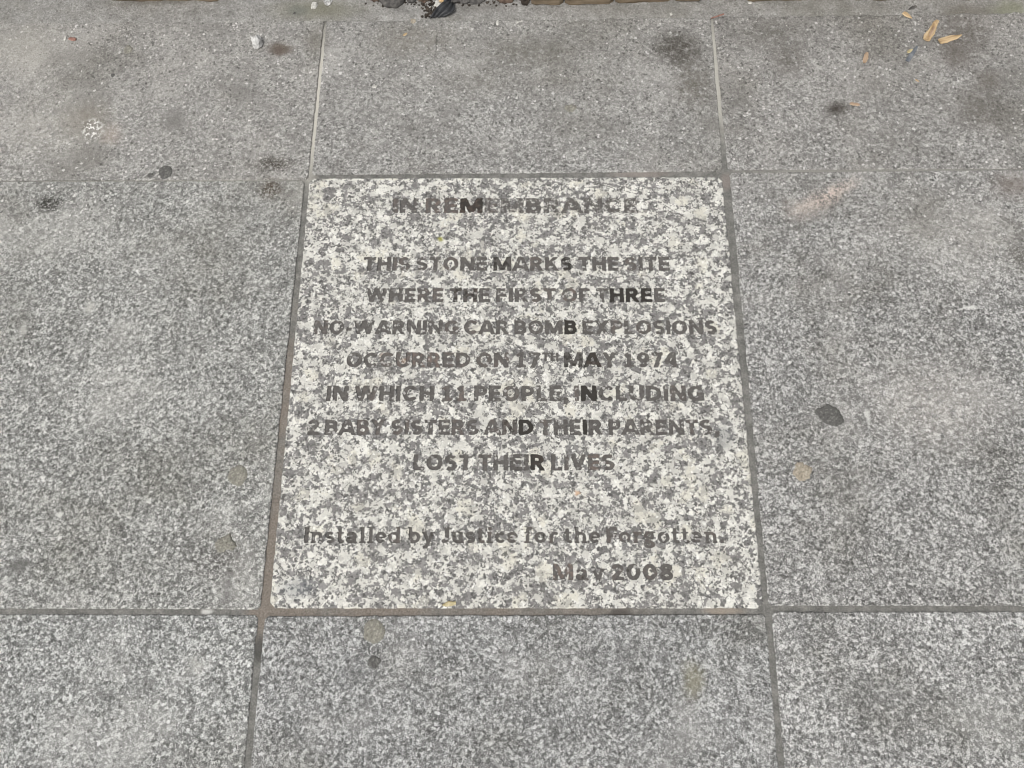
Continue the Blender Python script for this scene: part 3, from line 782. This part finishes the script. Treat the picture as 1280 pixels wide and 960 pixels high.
TB = [  # lower front arris of each block in the photograph
    (664, 8.2, 704, 7.4, 'short weathered timber block beside the dark gap in the edging'),
    (706, 7.3, 766.5, 6.2, 'weathered timber block with a split foot, second from the dark gap in the edging'),
    (769, 6.0, 838.5, 3.4, 'weathered timber block, third from the dark gap in the edging'),
    (841, 3.0, 877.5, 3.6, 'short timber block with a rounded end in the edging'),
    (880, 0.6, 930, 0.4, 'set-back timber block right after the rounded end'),
    (932, 2.2, 1034, 1.4, 'long timber block behind the red twig'),
    (1036.5, 1.3, 1063, 1.2, 'narrow timber block between two long ones behind the smallest wood chips'),
    (1065.5, 1.6, 1173, 1.0, 'long timber block behind the pale wood chips'),
    (1177, 1.2, 1330, -0.5, 'long timber block beyond the split behind the wood chips'),
    (138, 2.6, 276, 2.4, 'lone dark timber block set apart on the cement strip'),
]
for i, (u0, v0, u1, v1, lab) in enumerate(TB):
    o = timber(u0, v0, u1, v1, 0.062 + 0.005 * math.sin(i * 2.1), 0.055, 3.3 * i)
    tag(o, lab, 'timber', 'timber blocks of the edging')
# soil behind the timbers and in the gap between them
def soil_front(x):
    a, b_ = P(470, 4).x, P(640, 2).x
    base = 0.668
    if a - 0.02 < x < b_ + 0.03:
        t = min(1, min(x - a + 0.02, b_ + 0.03 - x) / 0.03); base = lerp(0.668, 0.6205, t)
    return base + 0.004 * mnoise.noise(Vector((x * 45, 1.7, 0)))
strip('soil_bed', dict(x=xs_f, f=soil_front), lambda x: 1.6, 0.016, M['soil'], 0.012, 0, 40, 9.0, zfront=-0.006, kind='structure', label='dark soil bed behind the timber edging')
bm_g = [(-300, -300, -0.056), (300, -300, -0.056), (300, 300, -0.056), (-300, 300, -0.056)]
tag(mesh_obj('ground', bm_g, [(0, 1, 2, 3)], M['earth']), 'packed grey ground around the pavement', kind='structure')

# ------------------------------------------------------------------ gum trodden flat on the slabs
def gum(u, v, ru, rv, mat, label, rot=0.0, rise=0.0011, seed=0, rough=0.10, zoff=0.0, name='chewing_gum', cat='chewing gum', group='trodden gum on the slabs'):
    c = gp(u, v); sx, sy = pxs(u, v); rx, ry = ru * sx, rv * sy
    n, rings = 56, [(0.0, 1.0), (0.45, 0.96), (0.75, 0.82), (0.92, 0.5), (1.0, -0.2)]
    vs = [(0, 0, rise)]; fs = []
    for q, (r, hz) in enumerate(rings[1:]):
        for i in range(n):
            t = 2 * math.pi * i / n
            k = 1 + 0.09 * mnoise.noise(Vector((math.cos(t) * 9, math.sin(t) * 9, seed + 7))) + rough * 2.2 * mnoise.noise(Vector((math.cos(t) * 1.3, math.sin(t) * 1.3, seed))) + rough * 1.2 * mnoise.noise(Vector((math.cos(t) * 4.5, math.sin(t) * 4.5, seed + 3)))
            k2 = lerp(1, k, r)
            x, y = rx * r * k2 * math.cos(t), ry * r * k2 * math.sin(t)
            zz = rise * hz * (1 + 0.35 * mnoise.noise(Vector((x * 420, y * 420, seed))))
            vs.append((x, y, zz))
    for i in range(n): fs.append((0, 1 + i, 1 + (i + 1) % n))
    for q in range(len(rings) - 2):
        for i in range(n):
            a = 1 + q * n + i; b_ = 1 + q * n + (i + 1) % n
            fs.append((a, a + n, b_ + n, b_))
    o = mesh_obj(name, vs, fs, mat, smooth=True)
    o.location = (c.x, c.y, zoff); o.rotation_euler = (0, 0, rot)
    return tag(o, label, cat, group)
gum(1038, 519, 18, 12, M['gum_dark'], 'flattened black oval gum spot, the darkest beside the memorial stone', R(-32), seed=1, rough=0.13)
gum(1003, 590, 11.5, 11.5, M['gum_beige'], 'round beige gum spot lying below the black oval one', seed=2, rough=0.14)
gum(297, 594, 12.5, 13, M['gum_olive'], 'smooth olive grey gum spot above the lumpy creased one', seed=3, rough=0.1)
gum(281, 680, 12, 11, M['gum_olive'], 'lumpy creased olive gum surrounded by a dark stain', seed=4, rough=0.22, rise=0.0026)
gum(467.5, 789, 14.5, 15, M['gum_olive'], 'greyish olive gum disc just below the memorial stone joint', seed=5, rough=0.09)
gum(468, 827, 8.5, 7, M['gum_dark'], 'small dark gum speck under the olive disc', R(40), seed=6, rough=0.16)
gum(207, 215, 8.5, 8.8, M['gum_dark'], 'small round dark gum sitting on the thin slab joint', seed=7, rough=0.08)
gum(188, 219, 4, 3, M['gum_dark'], 'tiny dark gum crumb next to the round one on the joint', seed=8, rough=0.15)
gum(160, 62, 5.5, 5.5, M['gum_olive'], 'tiny olive gum dot on the slab near the timber block', seed=9)
gum(516.5, 25, 4, 4, M['gum_beige'], 'tiny beige gum dot beside the black ribbed plastic', seed=10)
gum(713, 135, 7, 5, M['gum_olive'], 'small pale grey gum in the middle of the slab above the stone', seed=11, rough=0.15)
gum(141, 94, 2.2, 2.4, M['gum_dark'], 'pinhead of black gum between olive dot and white dropping', seed=12)

# ------------------------------------------------------------------ small litter
def chip(u0, v0, u1, v1, wpx, mat, label, thick=0.003, prof=None, name='wood_chip', cat='wood chip', group='wood chips on the slabs', seed=0, curl=0.0, groove=False, z=0.0):
    a, b_ = gp(u0, v0), gp(u1, v1); L = (b_ - a).length; ang = math.atan2(b_.y - a.y, b_.x - a.x)
    w = wpx * sum(pxs(u0, v0)) / 2
    n = 14; prof = prof or [0.45, 0.8, 1.0, 1.0, 0.9, 0.7, 0.25]
    vs, fs = [], []; m = 8
    for i in range(n + 1):
        t = i / n; f = t * (len(prof) - 1); k = min(int(f), len(prof) - 2); wd = lerp(prof[k], prof[k + 1], f - k) * w / 2
        cz = curl * (4 * (t - 0.5) ** 2)
        oy = 0.10 * w * mnoise.noise(Vector((t * 3, seed, 0)))
        for q in range(m):
            th = 2 * math.pi * q / m
            jy = 1 + 0.16 * mnoise.noise(Vector((t * 9, q * 1.7, seed)))
            zz = thick / 2 * (1 + math.sin(th)) * (0.7 + 0.3 * min(1, wd / (w / 2)))
            if groove and q in (2,) and 0.08 < t < 0.8: zz -= thick * 0.55
            vs.append((t * L, oy + wd * math.cos(th) * jy, zz + cz + 0.0002))
    for i in range(n):
        for q in range(m): fs.append((i * m + q, (i + 1) * m + q, (i + 1) * m + (q + 1) % m, i * m + (q + 1) % m))
    fs.append(tuple(range(m))[::-1]); fs.append(tuple(n * m + q for q in range(m)))
    o = mesh_obj(name, vs, [f[::-1] for f in fs], mat)
    o.location = (a.x, a.y, z); o.rotation_euler = (0, 0, ang)
    return tag(o, label, cat, group)
cb = chip(1157, 51, 1171, 27, 9.5, M['chip'], 'largest wood chip, long and grooved, with brown heart', 0.004, [0.75, 1.0, 0.95, 0.8, 0.7, 0.62, 0.45], seed=1, groove=True)
cb['label'] = 'largest wood chip, long and grooved, with brown heart'
g0 = chip(1160, 48, 1166.5, 36, 3.4, M['chip_dark'], None, 0.0012, [0.4, 0.9, 1.0, 0.8, 0.3], name='brown_heart', cat=None, group=None, seed=7)
g0.parent = cb; g0.matrix_parent_inverse = (Euler(cb.rotation_euler).to_matrix().to_4x4()).inverted() @ __import__('mathutils').Matrix.Translation(-Vector(cb.location))
g0.location.z = 0.0034
chip(1173.5, 53, 1201, 45, 8.5, M['chip'], 'palest wood chip, ragged at its broad end', 0.003, [0.8, 1.0, 0.95, 0.9, 0.8, 0.5, 0.15], seed=2, curl=0.0006)
chip(1128.5, 16.5, 1139.5, 23.5, 6, M['chip'], 'short pointed wood chip nearest the timber edging', 0.0025, [0.7, 1.0, 1.0, 0.8, 0.5, 0.1], seed=3)
chip(1080, 79, 1083.5, 66.5, 5.2, M['chip_dark'], 'small tan wood chip lying apart from the paler ones', 0.0025, [0.6, 1, 1, 0.9, 0.6], seed=4)
chip(1062, 130, 1074.5, 131.5, 4.6, M['chip_dark'], 'small pinkish wood chip next to the dark brown stain', 0.002, [0.5, 1, 0.8, 1, 0.4], seed=5)
chip(1144, 99.5, 1148.5, 102.5, 2.2, M['chip'], 'tiny splinter of pale wood on the slab', 0.001, None, seed=6)
chip(504, 45, 509, 41.5, 3, M['chip'], 'tiny tan splinter below the beige gum dot', 0.001, None, seed=8)
chip(1134, 66, 1141, 62.5, 4.6, M['leaf'], 'small yellow flake touching the blue grey strip', 0.0016, None, name='flake', cat='flake', group=None, seed=9)
chip(1133.5, 77, 1146, 58.5, 5.6, M['slate'], 'narrow blue grey plastic strip among the wood chips', 0.002, [0.8, 1, 0.9, 0.9, 0.8, 0.7, 0.4], name='plastic_strip', cat='plastic strip', group=None, seed=10)
chip(1135.5, 12.5, 1145, 8.5, 4.5, M['clump'], 'grey bent fragment against the timber edging', 0.002, [0.3, 0.6, 1.0, 0.9, 0.7], name='fragment', cat='debris', group=None, seed=11)
chip(888.5, 23.6, 904.5, 18.2, 2.0, M['red'], 'thin red brown twig on the slab', 0.0018, [0.5, 0.7, 0.8, 0.9, 1.0, 1.1], name='twig', cat='twig', group=None, seed=12)
chip(86.5, 49, 95.5, 50, 4.8, M['red'], 'red brown seed-shaped fragment with white grit beside it', 0.0022, [0.5, 0.9, 1, 1, 0.6], name='fragment', cat='debris', group=None, seed=13)
chip(553, 756.5, 570, 753.5, 6.5, M['leaf'], 'curled yellow leaf scrap on the lower edge of the memorial stone', 0.0018, [0.15, 0.6, 0.9, 1.0, 0.9, 0.7, 0.6], name='leaf_scrap', cat='leaf', group=None, seed=14, z=0.0006)
chip(552.5, 7, 553.5, -14, 5.2, M['pale_stick'], 'pale bare wooden stick standing in the debris pocket', 0.0045, [1, 1, 1, 1, 1], name='wooden_stick', cat='stick', group=None, seed=15, z=0.006)

def lump(u, v, ru, rv, hgt, mat, label, name, cat, seed, rough=0.35, sub=2, group=None, flat=True, sink=0.25):
    c = gp(u, v); sx, sy = pxs(u, v)
    bm = bmesh.new(); bmesh.ops.create_icosphere(bm, subdivisions=sub, radius=1.0)
    for vt in bm.verts:
        k = 1 + rough * mnoise.noise(vt.co * 1.6 + Vector((seed * 3.1, 0, 0))) + rough * 0.6 * mnoise.noise(vt.co * 3.9 + Vector((0, seed * 2.3, 0)))
        vt.co = Vector((vt.co.x * k * ru * sx, vt.co.y * k * rv * sy, (vt.co.z * k + 1 - sink * 2) * hgt / 2))
    me = bpy.data.meshes.new(name); bm.to_mesh(me); bm.free(); me.materials.append(mat)
    if not flat: me.polygons.foreach_set('use_smooth', [True] * len(me.polygons))
    o = link(bpy.data.objects.new(name, me)); o.location = (c.x, c.y, 0)
    return tag(o, label, cat, group)
lump(322, 56, 7, 6.5, 0.015, M['paper'], 'small crumpled ball of grey paper on the slab', 'paper_ball', 'paper ball', 1, 0.55, 2, sink=0.05)
lump(82, 48.5, 2, 3, 0.003, M['white'], 'white grit grain beside the red brown fragment', 'pebble', 'pebble', 2)
lump(393, 8, 4.5, 4.5, 0.007, M['white'], 'white pebble on the cement strip', 'pebble', 'pebble', 3, 0.4)
lump(410, 3.5, 5.5, 4.5, 0.007, M['foil'], 'grey pebble beside the white one on the cement strip', 'pebble', 'pebble', 4, 0.3)
lump(838.5, 18.5, 2.2, 2, 0.003, M['white'], 'tiny white grit grain in front of the timber blocks', 'pebble', 'pebble', 5)
lump(468, 108.5, 3, 2, 0.002, M['white'], 'tiny white grit grain on the slab above the stone', 'pebble', 'pebble', 6)
lump(622, 29, 2, 3.5, 0.003, M['white'], 'small white chip on the slab near the black ribbed plastic', 'pebble', 'pebble', 7)
lump(937, 4, 3, 1.6, 0.003, M['white'], 'white crumb at the foot of the long timber block', 'pebble', 'pebble', 8)
lump(547, 6.5, 4, 4.5, 0.006, M['white'], 'white flake lodged beside the pale stick', 'pebble', 'pebble', 9, 0.5)
lump(491, 1, 15, 11, 0.016, M['clump'], 'large smooth dark lump in the debris pocket', 'debris_lump', 'debris', 10, 0.2, 3, flat=False)
lump(514.5, -1, 5.5, 6.5, 0.012, M['clump'], 'small dark lump next to the large smooth one', 'debris_lump', 'debris', 11, 0.3, 3, flat=False)
lump(470, -4, 9, 7, 0.012, M['brown'], 'brown lump behind the large smooth dark one', 'debris_lump', 'debris', 12, 0.5, 3)
lump(597, -1, 12, 7, 0.012, M['clump'], 'dark lump between the ribbed plastic and the timbers', 'debris_lump', 'debris', 13, 0.4, 3)
lump(575, 0, 12, 6, 0.010, M['clump'], 'knobbly dark lump touching the ribbed plastic', 'debris_lump', 'debris', 14, 0.8, 3)
lump(632, -2, 12, 6, 0.012, M['brown'], 'brown lump before the dark gap of the timbers', 'debris_lump', 'debris', 15, 0.5, 3)
lump(530, -2, 9, 6, 0.012, M['brown'], 'brown lump between stick and small dark lump', 'debris_lump', 'debris', 16, 0.6, 3)
lump(657, 0, 6, 8, 0.016, M['soil'], 'black lump wedged against the first timber block', 'debris_lump', 'debris', 17, 0.4, 3)
lump(1008 - 640, 17, 3, 1.8, 0.002, M['clump'], 'small grey crumb on the stained cement', 'pebble', 'pebble', 18)

# ribbed black plastic: a pleated scrap bent over itself
def ribbed():
    a, b_ = gp(543, 27), gp(566, 1); L = (b_ - a).length; ang = math.atan2(b_.y - a.y, b_.x - a.x)
    n, m = 22, 33; wd = 19 * sum(pxs(553, 14)) / 2
    vs, fs = [], []
    for i in range(n + 1):
        t = i / n
        for j in range(m + 1):
            s = j / m - 0.5
            x0 = L * (t * (1 - 0.42 * (0.5 - s)) + (0.5 - s) * 0.30 - 0.02) 
            y = s * wd * (0.62 + 0.38 * math.sin(math.pi * min(1, t * 1.15))) - 0.004 * math.sin(t * math.pi)
            z = 0.0045 + 0.0055 * math.sin(math.pi * t) * (1 - 1.6 * s * s) + 0.0019 * math.sin(s * 2 * math.pi * 3.4 + 0.6 * t)
            vs.append((x0, y, z))
    for i in range(n):
        for j in range(m):
            k = i * (m + 1) + j; fs.append((k, k + m + 1, k + m + 2, k + 1))
    o = mesh_obj('ribbed_plastic', vs, fs, M['black'], smooth=True)
    md = o.modifiers.new('thickness', 'SOLIDIFY'); md.thickness = 0.0012
    o.location = (a.x, a.y, 0); o.rotation_euler = (0, 0, ang)
    tag(o, 'black ribbed plastic scrap curled in the debris pocket', 'plastic scrap')
ribbed()

# loose crumbs of soil and grit in the pocket and along the foot of the timbers: nobody could count them
def crumbs(name, spots, mat, label):
    bm = bmesh.new()
    for (u, v, r) in spots:
        c = gp(u, v); rr = r * sum(pxs(u, v)) / 2
        res = bmesh.ops.create_icosphere(bm, subdivisions=1, radius=rr)
        for vt in res['verts']:
            k = 1 + 0.5 * mnoise.noise(vt.co * 900 + Vector((u, v, 0)))
            vt.co = Vector((vt.co.x * k + c.x, vt.co.y * k + c.y, vt.co.z * k * 0.7 + rr * 0.4))
    me = bpy.data.meshes.new(name); bm.to_mesh(me); bm.free(); me.materials.append(mat)
    tag(link(bpy.data.objects.new(name, me)), label, None, None, 'stuff')
sp_dark = [(random.gauss(538, 6), random.uniform(4, 23), random.uniform(0.7, 2.0)) for _ in range(90)]
sp_dark += [(random.uniform(455, 655), abs(random.gauss(0, 4)), random.uniform(0.6, 1.9)) for _ in range(170)]
crumbs('soil_crumbs', sp_dark, M['soil'], 'dark soil crumbs scattered in the debris pocket')
sp_pale = [(random.gauss(536, 8), random.uniform(2, 24), random.uniform(0.5, 1.1)) for _ in range(30)]
sp_pale += [(random.uniform(0, 1280), random.uniform(6, 34), random.uniform(0.35, 0.8)) for _ in range(120)]
crumbs('grit', sp_pale, M['white'], 'fine pale grit along the cement strip')
